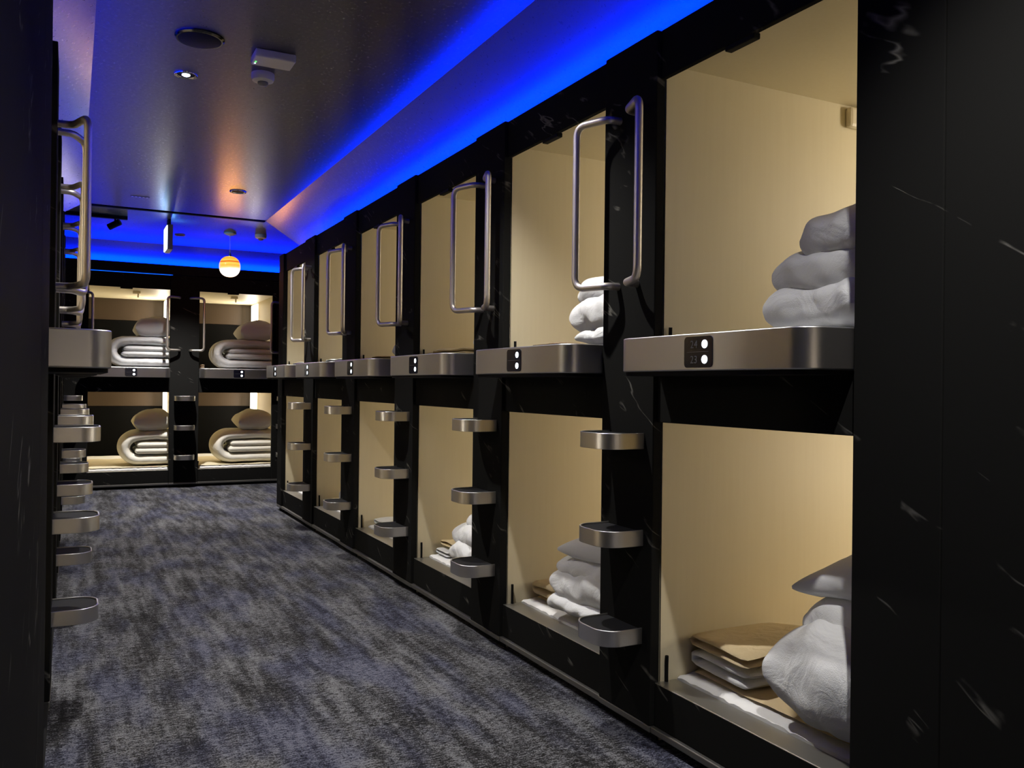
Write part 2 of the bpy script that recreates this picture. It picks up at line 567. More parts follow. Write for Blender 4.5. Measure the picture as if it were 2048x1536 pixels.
def pod_lights(root):
    """the lamps behind the light strips, one per tier"""
    mw = root.matrix_basis
    for z0, z1 in ((UP_FLOOR + 0.42, 2.19), (LO_FLOOR + 0.42, 1.10)):
        d = bpy.data.lights.new('pod_light', 'AREA')
        d.shape = 'RECTANGLE'
        d.size, d.size_y = 0.30, z1 - z0
        d.energy = POD_W
        d.color = WARM
        o = bpy.data.objects.new('pod_light', d)
        z = mw.to_3x3() @ Vector((1, 0.30, 0)).normalized()
        y = Vector((0, 0, 1))
        x = y.cross(z)
        mm = Matrix((x, y, z)).transposed().to_4x4()
        mm.translation = mw @ Vector((BAY + 0.12 - 0.025, 1.66, (z0 + z1) / 2))
        o.matrix_world = mm
        COL.objects.link(o)

# ------------------------------------------------------------------ ladder post
def make_post(name, label, group, dz=0.0, ladder=True):
    root = empty(name, (0, 0, 0), 0, label, 'ladder post' if ladder else 'panel', group)
    h = POST / 2
    h -= 0.0005
    link('post_panel', B(-h, h, -PROUD, 0.018, 0.052, TOP), MARBLE, root, bevel=0.003)
    link('kick_strip', B(-h, h, -PROUD - 0.0005, 0.018, 0.030, 0.051), KICK, root, bevel=0.003)
    link('post_foot', B(-h, h, 0.010, 0.0175, 0.0, 0.03), BLACK, root)
    if not ladder:
        return root
    for zt in (1.0, 0.681, 0.359):
        zt += dz
        zb = zt - 0.053
        tip = -0.167
        x0, x1 = -0.104, 0.104
        out = dplan(x0, x1, -PROUD + 0.001, tip, 0.072, 12)
        inn = dplan(x0 + 0.006, x1 - 0.006, -PROUD + 0.001, tip + 0.006, 0.066, 12)
        b = bmesh.new()
        n = len(out)
        A = [[b.verts.new((x, y, z)) for x, y in P] for P, z in ((out, zb), (out, zt), (inn, zt), (inn, zb))]
        for k in range(4):
            p, q = A[k], A[(k + 1) % 4]
            for i in range(n - 1):
                b.faces.new((p[i], p[i + 1], q[i + 1], q[i]))
        b.faces.new([A[k][0] for k in range(4)])
        b.faces.new([A[k][-1] for k in range(4)][::-1])
        rung = link('rung', b, STEEL, root, smooth=30, bevel=0.0015)
        b = bmesh.new()
        prism(b, dplan(x0 + 0.005, x1 - 0.005, -PROUD + 0.001, tip + 0.005, 0.067, 12), zb + 0.003, zt - 0.006)
        pad = link('tread_pad', b, PAD, rung, smooth=30)
        pad['label'] = 'black tread set in the steel rung'
    for s in (-1, 1):
        zt, zb = 2.07 + dz, 1.497 + dz
        q = [(s * 0.055, -PROUD + 0.002), (s * 0.058, -PROUD - 0.05), (s * 0.187, -PROUD - 0.095)]
        pts = [(q[0][0], q[0][1], zt), (q[1][0], q[1][1], zt), (q[2][0], q[2][1], zt),
               (q[2][0], q[2][1], zb), (q[1][0], q[1][1], zb), (q[0][0], q[0][1], zb)]
        b = bmesh.new()
        tube(b, fillet(pts, 0.042, 8), 0.0130, 16)
        link('grab_handle', b, TUBE, root, smooth=50)
    return root

# ------------------------------------------------------------------ bedding
def sweep(bm_, path, thick, depth, seed=0, amp=0.010, ns=6.0, prof=28, end=0.06, y0=0.0, pw=2.6, ends=None):
    """a thick soft sheet swept along a path in the xz plane; rounded at the y edges and at both ends"""
    path = [Vector((p[0], 0, p[1])) for p in path]
    L = [0]
    for a, c in zip(path, path[1:]):
        L.append(L[-1] + (c - a).length)
    tot = L[-1]
    n = max(24, int(tot / 0.022))
    def at(s):
        for i in range(len(L) - 1):
            if s <= L[i + 1] or i == len(L) - 2:
                return path[i].lerp(path[i + 1], (s - L[i]) / max(1e-9, L[i + 1] - L[i]))
    rings = []
    off = Vector((seed * 3.1, seed * 1.7, seed * 5.3))
    for i in range(n + 1):
        s = tot * i / n
        p = at(s)
        tg = (at(min(tot, s + 0.01)) - at(max(0, s - 0.01))).normalized()
        nr = Vector((-tg.z, 0, tg.x))
        ea, eb = ends or (end, end)
        e = min(1.0, s / ea, (tot - s) / eb)
        k = math.sqrt(max(0.0, 1 - (1 - e) ** 2))
        k = max(k, 0.04)
        ring = []
        for j in range(prof):
            a = 2 * PI * j / prof
            ca, sa = math.cos(a), math.sin(a)
            yy = math.copysign(abs(ca) ** (2 / pw), ca)
            zz = math.copysign(abs(sa) ** (2 / 2.3), sa)
            q = p + nr * (zz * thick / 2 * k) + Vector((0, yy * depth / 2 * (0.94 + 0.06 * k), 0))
            d = noise.noise(Vector((q.x * ns, q.y * ns, q.z * ns)) + off)
            d += 0.6 * noise.noise(Vector((q.x * ns * 3, q.y * ns * 1.2, q.z * ns * 2.2)) + off)
            d2 = 1 - abs(noise.noise(Vector((q.x * ns * 1.6, q.y * ns * 0.9, q.z * ns * 2.4)) - off)) * 2
            q += (nr * zz + Vector((0, yy, 0))) * (amp * (0.8 * d - 0.5 * max(0, d2 - 0.55)))
            ring.append(bm_.verts.new((q.x, q.y + y0 + depth / 2, q.z)))
        rings.append(ring)
    for a, c in zip(rings, rings[1:]):
        for j in range(prof):
            bm_.faces.new((a[j], a[(j + 1) % prof], c[(j + 1) % prof], c[j]))
    bm_.faces.new(rings[0][::-1])
    bm_.faces.new(rings[-1])

def arc(cx_, cz_, rx, rz, a0, a1, n=14):
    return [(cx_ + rx * math.cos(R(a0 + (a1 - a0) * i / n)), cz_ + rz * math.sin(R(a0 + (a1 - a0) * i / n))) for i in range(n + 1)]

def duvet_mesh(wd, dp, h, seed, slump=0.0, amp=0.013):
    """a duvet folded over on itself: an outer wrap round the left end, a doubled layer inside; origin at lower front left"""
    b = bmesh.new()
    t = h * 0.34
    r = h / 2 - t / 2
    cx_ = r + t / 2
    rr = r * 1.12
    outer = [(wd - 0.02, t / 2)] + [(cx_ + 0.06, t / 2)]
    outer += arc(cx_, h / 2, rr, r, 270, 90, 18)
    outer += [(cx_ + (wd - cx_) * 0.5, h - t / 2 + 0.012), (wd - 0.02, h - t / 2 - slump)]
    sweep(b, outer, t, dp, seed, amp, y0=0.0, ends=(0.012, 0.012))
    ti = h - 2 * t + 0.015
    il = cx_ * 0.72
    sweep(b, [(wd - 0.03, h / 2 - ti * 0.22), (il + 0.01, h / 2 - ti * 0.22)], ti * 0.74, dp * 0.99, seed + 7, amp * 0.7, y0=-0.006, ends=(0.012, 0.06))
    sweep(b, [(wd - 0.03, h / 2 + ti * 0.24), (il + 0.03, h / 2 + ti * 0.24)], ti * 0.72, dp * 0.99, seed + 3, amp * 0.7, y0=0.0, ends=(0.012, 0.06))
    zmin = 0.0
    for v in b.verts:
        if v.co.z < 0.004:
            v.co.z = 0.004
        if v.co.x > wd:
            v.co.x = wd
    return b

def stack_mesh(wd, dp, layers, seed, amp=0.016):
    """a duvet gathered into soft layers; each layer is (left end, thickness, front setback)"""
    b = bmesh.new()
    z = 0.0
    for i, (x0, t, yo) in enumerate(layers):
        zc = z + t / 2
        path = [(x0 + t * 0.22, zc - 0.008), (x0 + t * 0.7, zc), ((x0 + wd) / 2, zc + 0.006), (wd - 0.01, zc - 0.004)]
        sweep(b, path, t * 1.24, dp - yo, seed + i * 2.7, amp * 1.25, ns=6.5, ends=(t * 0.62, 0.012), y0=yo, prof=36, pw=4.2)
        z += t * 0.68
    for v in b.verts:
        v.co.z = max(v.co.z, 0.004)
        v.co.x = min(v.co.x, wd)
    return b

def pillow_mesh(wd, dp, h, seed):
    b = bmesh.new()
    n = 30
    off = Vector((seed * 2.3, seed * 4.1, seed))
    def P(u, v, sgn):
        pinch = 0.09
        x = wd / 2 * u * (1 - pinch * (1 - v * v))
        y = dp / 2 * v * (1 - pinch * (1 - u * u))
        th = h / 2 * (max(0.0, 1 - abs(u) ** 2.6) * max(0.0, 1 - abs(v) ** 2.6)) ** 0.42
        th = th * (1 + 0.16 * noise.noise(Vector((x * 7, y * 7, 0)) + off)) + 0.004
        wr = 0.006 * noise.noise(Vector((x * 22, y * 9, sgn * 3)) + off) * (1 - max(abs(u), abs(v)) ** 6)
        z = sgn * th + wr + 0.02 * noise.noise(Vector((x * 3, y * 3, 7)) + off)
        return (x, y, z)
    g = {}
    for sgn in (1, -1):
        for i in range(n + 1):
            for j in range(n + 1):
                u = math.sin(PI / 2 * (2 * i / n - 1))
                v = math.sin(PI / 2 * (2 * j / n - 1))
                g[sgn, i, j] = b.verts.new(P(u, v, sgn))
    for sgn in (1, -1):
        for i in range(n):
            for j in range(n):
                b.faces.new((g[sgn, i, j], g[sgn, i + 1, j], g[sgn, i + 1, j + 1], g[sgn, i, j + 1]))
    rim = [(i, 0) for i in range(n)] + [(n, j) for j in range(n)] + [(i, n) for i in range(n, 0, -1)] + [(0, j) for j in range(n, 0, -1)]
    for a, c in zip(rim, rim[1:] + rim[:1]):
        b.faces.new((g[(1, *a)], g[(1, *c)], g[(-1, *c)], g[(-1, *a)]))
    return b

def zigzag(wd, t, layers):
    """centre line of a cloth folded into layers, folds at both ends"""
    pts = []
    for k in range(layers):
        z = t * (k + 0.5)
        xs = (0.5 * t, wd - 0.5 * t)
        row = [(xs[0], z), (wd * 0.5, z + 0.003 * (k % 2)), (xs[1], z)]
        if k % 2 == 0:
            row = row[::-1]
        pts += row
        if k < layers - 1:
            end = row[-1]
            s = -1 if end[0] < wd / 2 else 1
            pts += [(end[0] + s * t * 0.5 * math.sin(PI * i / 6), z + t / 2 - t / 2 * math.cos(PI * i / 6)) for i in range(1, 6)]
    return pts

def cloth_mesh(wd, dp, t, layers, seed, amp=0.004, lift=0.0):
    b = bmesh.new()
    sweep(b, zigzag(wd, t, layers), t * 1.04, dp, seed, amp, ns=9, prof=24, end=t * 0.5, pw=5)
    for v in b.verts:
        f = max(0.0, v.co.y / dp)
        v.co.z += lift * f * f * max(0.0, v.co.x / wd) + 0.0
        v.co.z += 0.010 * noise.noise(Vector((v.co.x * 6 + seed, v.co.y * 6, 0))) * min(1, v.co.z / (t * layers))
        v.co.z = max(v.co.z, 0.001)
    return b

def mattress_mesh(wd, dp, t):
    b = bmesh.new()
    nx, ny = 40, 24
    g = []
    for i in range(nx + 1):
        col = []
        for j in range(ny + 1):
            x, y = wd * i / nx, dp * (j / ny) ** 1.6
            z = t + 0.004 * noise.noise(Vector((x * 8, y * 8, 2)))
            if y < 0.05:
                z -= 0.006 * (0.5 + 0.5 * math.cos(x / 0.062 * 2 * PI)) ** 6
            if j == 0:
                z -= 0.008
            col.append(b.verts.new((x, y, z)))
        g.append(col)
    for i in range(nx):
        for j in range(ny):
            b.faces.new((g[i][j], g[i + 1][j], g[i + 1][j + 1], g[i][j + 1]))
    low = []
    for i in range(nx + 1):
        bul = 0.004 * (0.5 + 0.5 * math.cos(i * wd / nx / 0.062 * 2 * PI)) ** 6
        low.append(b.verts.new((wd * i / nx, 0.0 + bul, 0.0)))
    for i in range(nx):
        b.faces.new((low[i], low[i + 1], g[i + 1][0], g[i][0]))
    br = [b.verts.new((0, dp, 0)), b.verts.new((wd, dp, 0))]
    b.faces.new([low[0]] + g[0] + [br[0]])
    b.faces.new(([low[nx]] + g[nx] + [br[1]])[::-1])
    b.faces.new([br[0], br[1]] + g and [br[0]] + [g[i][ny] for i in range(nx + 1)] + [br[1]])
    return b

UP_M, LO_M = UP_FLOOR + 0.046, LO_FLOOR + 0.040     # mattress tops

from mathutils.bvhtree import BVHTree
def settle(o, below, gap=0.003):
    """lower a thing until it just rests on the things below it"""
    bpy.context.view_layer.update()
    vs, fs = [], []
    for q_ in below:
        n0 = len(vs)
        vs += [q_.matrix_world @ v.co for v in q_.data.vertices]
        fs += [[n0 + i for i in p.vertices] for p in q_.data.polygons]
    tree = BVHTree.FromPolygons(vs, fs)
    best = None
    for v in o.data.vertices:
        p = o.matrix_world @ v.co
        hit = tree.ray_cast(Vector((p.x, p.y, 4.0)) if False else p + Vector((0, 0, 0.5)), Vector((0, 0, -1)))
        if hit[0] is not None:
            d_ = p.z - hit[0].z
            best = d_ if best is None else min(best, d_)
    if best is not None:
        mw_ = o.matrix_world.copy()
        mw_.translation.z += gap - best
        o.matrix_world = mw_
    return o

def sag(o, below, depth):
    """let a soft thing sink and mould itself to what it lies on"""
    mw_ = o.matrix_world.copy()
    mw_.translation.z -= depth
    o.matrix_world = mw_
    inv = mw_.inverted()
    vs, fs = [], []
    for q_ in below:
        n0 = len(vs)
        vs += [q_.matrix_world @ v.co for v in q_.data.vertices]
        fs += [[n0 + i for i in p.vertices] for p in q_.data.polygons]
    tree = BVHTree.FromPolygons(vs, fs)
    for v in o.data.vertices:
        p = mw_ @ v.co
        hit = tree.ray_cast(p + Vector((0, 0, 0.6)), Vector((0, 0, -1)))
        if hit[0] is not None and p.z < hit[0].z + 0.004:
            p.z = hit[0].z + 0.004 + 0.25 * (p.z - hit[0].z + 0.10) * (1 if p.z > hit[0].z - 0.10 else 0) * 0.08
            v.co = inv @ p
    return o

class Bay:
    """frame of one bay: local x along the face to the right, y into the bunk"""
    def __init__(self, loc, rz):
        self.loc, self.rz = Vector(loc), rz
        self.M = Matrix.Translation(self.loc) @ Matrix.Rotation(rz, 4, 'Z')
    def put(self, o, x, y, z, rz=0.0, rx=0.0, ry=0.0):
        o.matrix_world = self.M @ Matrix.Translation((x, y, z)) @ Matrix.Rotation(rz, 4, 'Z') @ Matrix.Rotation(ry, 4, 'Y') @ Matrix.Rotation(rx, 4, 'X')
        return o
    def mattress(self, tier, label, group):
        o = link('mattress', mattress_mesh(BAY + 0.105, 1.85, 0.045 if tier else 0.040), MATTRESS, smooth=50)
        self.put(o, 0.006, 0.0885 if not tier else 0.06, UP_FLOOR + 0.001 if tier else LO_FLOOR + 0.001)
        self.on = getattr(self, 'on', {0: [], 1: []})
        self.on[tier] = [o]
        return tag(o, label, 'mattress', group)
    def blanket(self, label, y, seed, t=0.012, material=None):
        o = link('blanket', cloth_mesh(0.87, 1.2, t, 1, seed, 0.004), material or BLANKET, smooth=60)
        self.put(o, 0.015, y, LO_M + 0.02)
        settle(o, self.on[0]); self.on[0].append(o)
        return tag(o, label, 'blanket', 'beige blankets spread on the lower beds')
    def duvet(self, tier, label, x=0.2, y=0.06, h=0.33, dp=0.5, seed=1, slump=0.02, material=None, amp=0.013, layers=None):
        bm_ = stack_mesh(0.89 - x, dp, layers, seed, amp) if layers else duvet_mesh(0.89 - x, dp, h, seed, slump, amp)
        o = link('folded_duvet', bm_, material or WHITE, smooth=75)
        md = o.modifiers.new('soft', 'SUBSURF'); md.levels = 1; md.render_levels = 1
        self.put(o, x, y, (UP_M if tier else LO_M) + 0.002)
        settle(o, self.on[tier]); self.on[tier].append(o)
        return tag(o, label, 'duvet', 'folded duvets on the bunks')
    def pillow(self, tier, label, x, y, z, wd=0.40, dp=0.56, h=0.15, seed=1, ry=0.0, rx=0.0, rz=0.0, material=None):
        o = link('pillow', pillow_mesh(wd, dp, h, seed), material or PILLOW, smooth=75)
        self.put(o, x, y, (UP_M if tier else LO_M) + z, rz, rx, ry)
        settle(o, self.on[tier]); sag(o, self.on[tier], 0.055); self.on[tier].append(o)
        return tag(o, label, 'pillow', 'pillows on the folded duvets')
    def cloth(self, tier, label, x, y, z, wd=0.3, dp=0.3, t=0.016, layers=3, seed=1, rz=0.0, material=None, lift=0.0, name='folded_towel', cat='towel', amp=0.004):
        o = link(name, cloth_mesh(wd, dp, t, layers, seed, amp, lift), material or TERRY, smooth=60)
        self.put(o, x, y, (UP_M if tier else LO_M) + z, rz)
        settle(o, self.on[tier]); self.on[tier].append(o)
        return tag(o, label, cat, 'folded cloths on the mattresses')

# ------------------------------------------------------------------ row on the right
ORD = ['first', 'second', 'third', 'fourth', 'fifth', 'sixth']
proto = make_bunk('capsule_bunk', '', 'two-tier capsule bunks')
RB = []
RY0 = 2.254
for k in range(6):
    root = proto if k == 0 else copy_tree(proto)
    root.location = (XR, RY0 + PITCH_M * k, 0)
    root.rotation_euler = (0, 0, -PI / 2)
    RB.append(root)
LB = []
LY0 = 2.523
for k in range(5):
    root = copy_tree(proto)
    root.location = (XL, LY0 + PITCH_M * k, 0)
    root.rotation_euler = (0, 0, PI / 2)
    LB.append(root)
EB = []
EX0 = 1.2531 - PITCH_M
for k in range(3):
    root = copy_tree(proto)
    root.location = (EX0 + PITCH_M * k, YB, 0)
    root.rotation_euler = (0, 0, 0)
    EB.append(root)
RIGHT_LABELS = ['black two-tier bunk whose steel ledge panel reads 24 and 23, beside the plain dark panel',
                'second bunk of the long row from the ledge numbered 24, white bedding on both tiers',
                'third bunk of the long row from ledge 24, beige towel on its upper bed',
                'fourth bunk of the long row from the ledge numbered 24',
                'fifth bunk of the long row from the ledge numbered 24',
                'sixth and last bunk of the long row, beside the end corner of the aisle']
for k, o in enumerate(RB):
    o['label'] = RIGHT_LABELS[k]
    add_ledge(o, 0.0, ('24', '23') if k == 0 else None)
for k, o in enumerate(LB):
    o['label'] = ['bunk opposite the numbered row, its big steel ledge end nearest the camera',
                  'second bunk along the row opposite the numbered ledges, behind the first ladder',
                  'third bunk along the row opposite the numbered ledges, behind the second ladder',
                  'fourth bunk along the row opposite the numbered ledges, behind the third ladder',
                  'last bunk of the row opposite the numbered ledges, by the cross passage'][k]
    add_ledge(o, -0.013)
for k, o in enumerate(EB):
    o['label'] = ['end-wall bunk under the exit sign, thick white duvets on both tiers',
                  'end-wall bunk under the hanging striped globe lamp, duvets and pillows at its right',
                  'end-wall bunk past the corner of the long row, only its edge showing'][k]
    add_ledge(o, 0.0)
for o in RB + LB + EB:
    pod_lights(o)

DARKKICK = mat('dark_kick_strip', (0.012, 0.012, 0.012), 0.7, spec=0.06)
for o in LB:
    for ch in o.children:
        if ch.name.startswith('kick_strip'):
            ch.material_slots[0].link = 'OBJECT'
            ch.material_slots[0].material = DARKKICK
pp = make_post('ladder_post', '', 'ladder posts with steel rungs and grab handles')
RP = []
for k in range(5):
    root = pp if k == 0 else copy_tree(pp)
    root.location = (XR, RY0 + POST / 2 + PITCH_M * k, 0)
    root.rotation_euler = (0, 0, -PI / 2)
    root['label'] = ['black marble ladder post between the bunk numbered 24 and the second bunk',
                     'black marble ladder post between the second and third bunks of the long row',
                     'black marble ladder post between the third and fourth bunks of the long row',
                     'black marble ladder post between the fourth and fifth bunks of the long row',
                     'black marble ladder post between the fifth and last bunks of the long row'][k]
    RP.append(root)
lp = make_post('ladder_post', '', 'ladder posts with steel rungs and grab handles', -0.013)
for k in range(4):
    root = lp if k == 0 else copy_tree(lp)
    root.location = (XL, LY0 + BAY + POST / 2 + PITCH_M * k, 0)
    root.rotation_euler = (0, 0, PI / 2)
    root['label'] = ['nearest ladder post on the aisle side opposite the numbered ledges, rungs seen end on',
                     'second ladder post opposite the numbered ledges, rungs just behind the nearest ladder',
                     'third ladder post opposite the numbered ledges, between its third and fourth bunks',
                     'farthest ladder post opposite the numbered ledges, next to the cross passage'][k]
for k in range(3):
    root = copy_tree(pp)
    root.location = (EX0 - POST / 2 + PITCH_M * k, YB, 0)
    root.rotation_euler = (0, 0, 0)
    root['label'] = ['ladder post on the end wall half hidden behind the opposite row of ladders',
                     'ladder post on the end wall between the two bunks with piled duvets',
                     'ladder post on the end wall at the long row corner, one dark handle showing'][k]

# plain panels closing the rows
def end_panel(name, x0, x1, loc, rz, label, kick=None):
    root = empty(name, loc, rz, label, 'panel', 'plain marble end panels')
    x0, x1 = x0 + 0.0006, x1 - 0.0006
    link('marble_panel', B(x0, x1, -PROUD, 0.018, 0.052, TOP), MARBLE, root, bevel=0.003)
    link('kick_strip', B(x0, x1, -PROUD - 0.0005, 0.018, 0.030, 0.051), kick or KICK, root, bevel=0.003)
    link('panel_foot', B(x0, x1, 0.010, 0.0175, 0.0, 0.03), BLACK, root)
    return root
end_panel('end_panel', 0.0, RY0 - BAY - 1.2195, (XR, RY0 - BAY, 0), -PI / 2, 'plain dark marble panel beside the bunk numbered 24')
r6 = RY0 + PITCH_M * 5
o = end_panel('end_panel', -(ROW_END - r6), 0.0, (XR, r6, 0), -PI / 2, 'narrow dark panel closing the far end of the long row')
struct(link('wall_right_end', B(XR + 0.02, XR + 2.0, ROW_END - 0.02, ROW_END, 0.0, TOP), MARBLE))
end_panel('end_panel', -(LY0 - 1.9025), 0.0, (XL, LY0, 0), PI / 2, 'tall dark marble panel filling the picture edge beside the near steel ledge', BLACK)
l5 = LY0 + PITCH_M * 4 + BAY
o = end_panel('end_panel', 0.0, ROW_END - l5, (XL, l5, 0), PI / 2, 'narrow dark panel closing the row opposite the numbered ledges')
struct(link('wall_left_end', B(XL - 2.0, XL - 0.02, ROW_END - 0.02, ROW_END, 0.0, TOP), MARBLE))

# ------------------------------------------------------------------ what lies on the beds
def bay_r(k): return Bay((XR, RY0 + PITCH_M * k, 0), -PI / 2)
def bay_e(k): return Bay((EX0 + PITCH_M * k, YB, 0), 0)
MG = 'mattresses in the bunks'
RBAY = []
for k in range(6):
    q = bay_r(k)
    RBAY.append(q)
    who = ['the bunk numbered 24', 'the second bunk of the long row', 'the third bunk of the long row', 'the fourth bunk of the long row',
           'the fifth bunk of the long row', 'the last bunk of the long row'][k]
    lo_ = q.mattress(0, 'thin white mattress on the lower bed of ' + who, MG)
    q.mattress(1, 'thin white mattress on the upper bed of ' + who, MG)
    q.on[0] = [lo_]

# bunk 24 / 23
q = RBAY[0]
q.duvet(1, 'large rumpled white duvet piled on the upper bed numbered 24', x=0.33, y=0.08, dp=0.60, seed=11, amp=0.020, layers=[(0.0, 0.135, 0), (0.0, 0.145, 0.02), (0.10, 0.135, 0.03)])
q.pillow(1, 'pillow corner showing above the rumpled duvet on the upper bed numbered 24', 0.68, 0.56, 0.6, wd=0.40, dp=0.52, h=0.12, seed=2, ry=R(-8))
q.blanket('beige blanket spread over the mattress of bed 23', 0.13, 3)
q.duvet(0, 'big white duvet half in shadow on the lower bed numbered 23', x=0.35, y=0.042, dp=0.62, seed=4, amp=0.016, layers=[(0.0, 0.27, 0), (0.08, 0.17, 0.10)])
q.pillow(0, 'shaded pillow with a pointed corner on the duvet of bed 23', 0.665, 0.42, 0.7, wd=0.40, dp=0.60, h=0.15, seed=5, ry=R(-12), rx=R(3))
q.cloth(0, 'white towel folded in thick layers under the beige robe on bed 23', 0.015, 0.135, 0.1, wd=0.29, dp=0.32, t=0.032, layers=2, seed=8, material=WHITE, rz=R(-3))
q.cloth(0, 'folded beige robe with a lifted rear corner on bed 23', 0.012, 0.13, 0.2, wd=0.30, dp=0.36, t=0.024, layers=2, seed=9, rz=R(-4), lift=0.05, name='folded_robe', cat='robe')
# second
q = RBAY[1]
q.duvet(1, 'crumpled white duvet on the upper bed of the second bunk', x=0.29, y=0.10, dp=0.5, seed=21, amp=0.024, layers=[(0.06, 0.08, 0), (0.0, 0.14, 0.0), (0.02, 0.13, 0.03)])
q.cloth(1, 'dark beige folded cloth on the upper bed of the second bunk', 0.05, 0.10, 0.1, wd=0.2, dp=0.3, t=0.012, layers=2, seed=4, material=BROWNCLOTH)
q.blanket('beige blanket over the lower mattress of the second bunk', 0.15, 5, 0.010)
q.duvet(0, 'white duvet stack bulging out on the lower bed of the second bunk', x=0.235, y=0.045, dp=0.55, seed=23, amp=0.018, layers=[(0.03, 0.085, 0), (0.0, 0.13, 0.02), (0.03, 0.085, 0.04)])
q.pillow(0, 'grey-white pillow on top of the duvet stack in the second bunk', 0.56, 0.34, 0.7, wd=0.46, dp=0.52, h=0.14, seed=6, ry=R(-6))
q.cloth(0, 'folded beige towel at the corner of the second lower bed', 0.030, 0.130, 0.1, wd=0.20, dp=0.30, t=0.034, layers=2, seed=12)
# third
q = RBAY[2]
q.duvet(1, 'white duvet peeping from behind the post on the third upper bed', x=0.46, y=0.10, dp=0.5, seed=31, layers=[(0.0, 0.14, 0), (0.02, 0.12, 0.02)])
q.cloth(1, 'long folded beige towel on the third upper bed', 0.02, 0.09, 0.1, wd=0.42, dp=0.30, t=0.018, layers=2, seed=14)
q.duvet(0, 'white duvet with a pointed fold on the third lower bed', x=0.20, y=0.09, dp=0.5, seed=33, amp=0.022, layers=[(0.03, 0.13, 0), (0.0, 0.12, 0.02), (0.10, 0.12, 0.06)])
q.cloth(0, 'white cloth folded beneath the beige one on the third lower bed', 0.025, 0.12, 0.1, wd=0.17, dp=0.26, t=0.018, layers=2, seed=15, material=WHITE)
q.cloth(0, 'folded beige cloth on the white one of the third lower bed', 0.02, 0.15, 0.2, wd=0.17, dp=0.24, t=0.018, layers=2, seed=16)
# fourth
q = RBAY[3]
q.duvet(1, 'edge of a white duvet on the fourth upper bed', x=0.29, y=0.12, dp=0.5, seed=41, layers=[(0.0, 0.12, 0), (0.03, 0.10, 0.02)])
q.cloth(1, 'flat beige cloth on the fourth upper bed', 0.10, 0.07, 0.1, wd=0.17, dp=0.3, t=0.012, layers=2, seed=17)
q.cloth(0, 'folded white towels lying flat on the fourth lower bed', 0.02, 0.12, 0.1, wd=0.40, dp=0.40, t=0.022, layers=2, seed=18, material=WHITE)
q.cloth(0, 'small cream cloth on the folded white towels of the fourth bunk', 0.14, 0.22, 0.2, wd=0.22, dp=0.24, t=0.014, layers=2, seed=19)
# fifth
q = RBAY[4]
q.duvet(0, 'pale duvet bulging beside the side wall on the fifth lower bed', x=0.18, y=0.12, dp=0.45, seed=51, layers=[(0.0, 0.18, 0), (0.0, 0.14, 0.02)])
q.cloth(0, 'small folded beige cloth on the fifth lower bed', 0.02, 0.115, 0.1, wd=0.14, dp=0.28, t=0.020, layers=2, seed=20)
q.cloth(1, 'folded white cloth on the fifth upper bed', 0.03, 0.07, 0.1, wd=0.4, dp=0.3, t=0.014, layers=2, seed=22, material=WHITE)
# sixth
q = RBAY[5]
q.duvet(0, 'pale duvet seen past the ladder on the last lower bed', x=0.20, y=0.12, dp=0.45, seed=61, layers=[(0.0, 0.18, 0), (0.0, 0.14, 0.02)])
q.cloth(0, 'folded beige cloth on the last lower bed of the long row', 0.02, 0.115, 0.1, wd=0.16, dp=0.28, t=0.022, layers=2, seed=24)
q.cloth(1, 'folded white cloth on the last upper bed of the long row', 0.03, 0.07, 0.1, wd=0.4, dp=0.3, t=0.012, layers=2, seed=25, material=WHITE)

# end wall
for k in range(2):
    q = bay_e(k + 0)
    who = ['the end-wall bunk under the exit sign', 'the end-wall bunk under the globe lamp'][k]
    q = bay_e(k)
    lo_ = q.mattress(0, 'white mattress on the lower bed of ' + who, MG)
    q.mattress(1, 'white mattress on the upper bed of ' + who, MG)
    q.on[0] = [lo_]
    q.duvet(1, 'thick folded white duvet on the upper bed of ' + who, x=[0.19, 0.18][k], y=0.10, h=0.34, dp=0.55, seed=71 + k, slump=0.01, amp=0.008)
    q.pillow(1, 'plump pillow atop the upper duvet of ' + who, 0.655, 0.32, 0.8, wd=0.40, dp=0.5, h=0.25, seed=73 + k, ry=R(-4))
    q.blanket('cream blanket on the lower bed of ' + who, 0.13, 6 + k, material=CREAMBLANKET)
    q.duvet(0, 'thick folded cream duvet on the lower bed of ' + who, x=[0.32, 0.20][k], y=0.16, h=0.39, dp=0.55, seed=75 + k, slump=0.0, amp=0.007, material=CREAMCOVER)
    q.pillow(0, 'plump pillow atop the lower duvet of ' + who, 0.655, 0.38, 0.8, wd=0.40, dp=0.5, h=0.25, seed=77 + k, ry=R(-4), material=CREAMCOVER)
    q.cloth(1, 'small folded brown cloth on the upper bed of ' + who, 0.020, 0.10, 0.1, wd=0.065, dp=0.2, t=0.020, layers=2, seed=27 + k, material=BROWNCLOTH)

# ------------------------------------------------------------------ ceiling fixtures
SPOT_W = 170.0
def spot(loc, power=SPOT_W, color=(1.0, 0.96, 0.91), angle=104):
    d = bpy.data.lights.new('downlight_beam', 'SPOT')
    d.energy = power
    d.color = color
    d.spot_size = R(angle)
    d.spot_blend = 0.85
    d.shadow_soft_size = 0.02
    o = bpy.data.objects.new('downlight_beam', d)
    o.location = loc
    COL.objects.link(o)

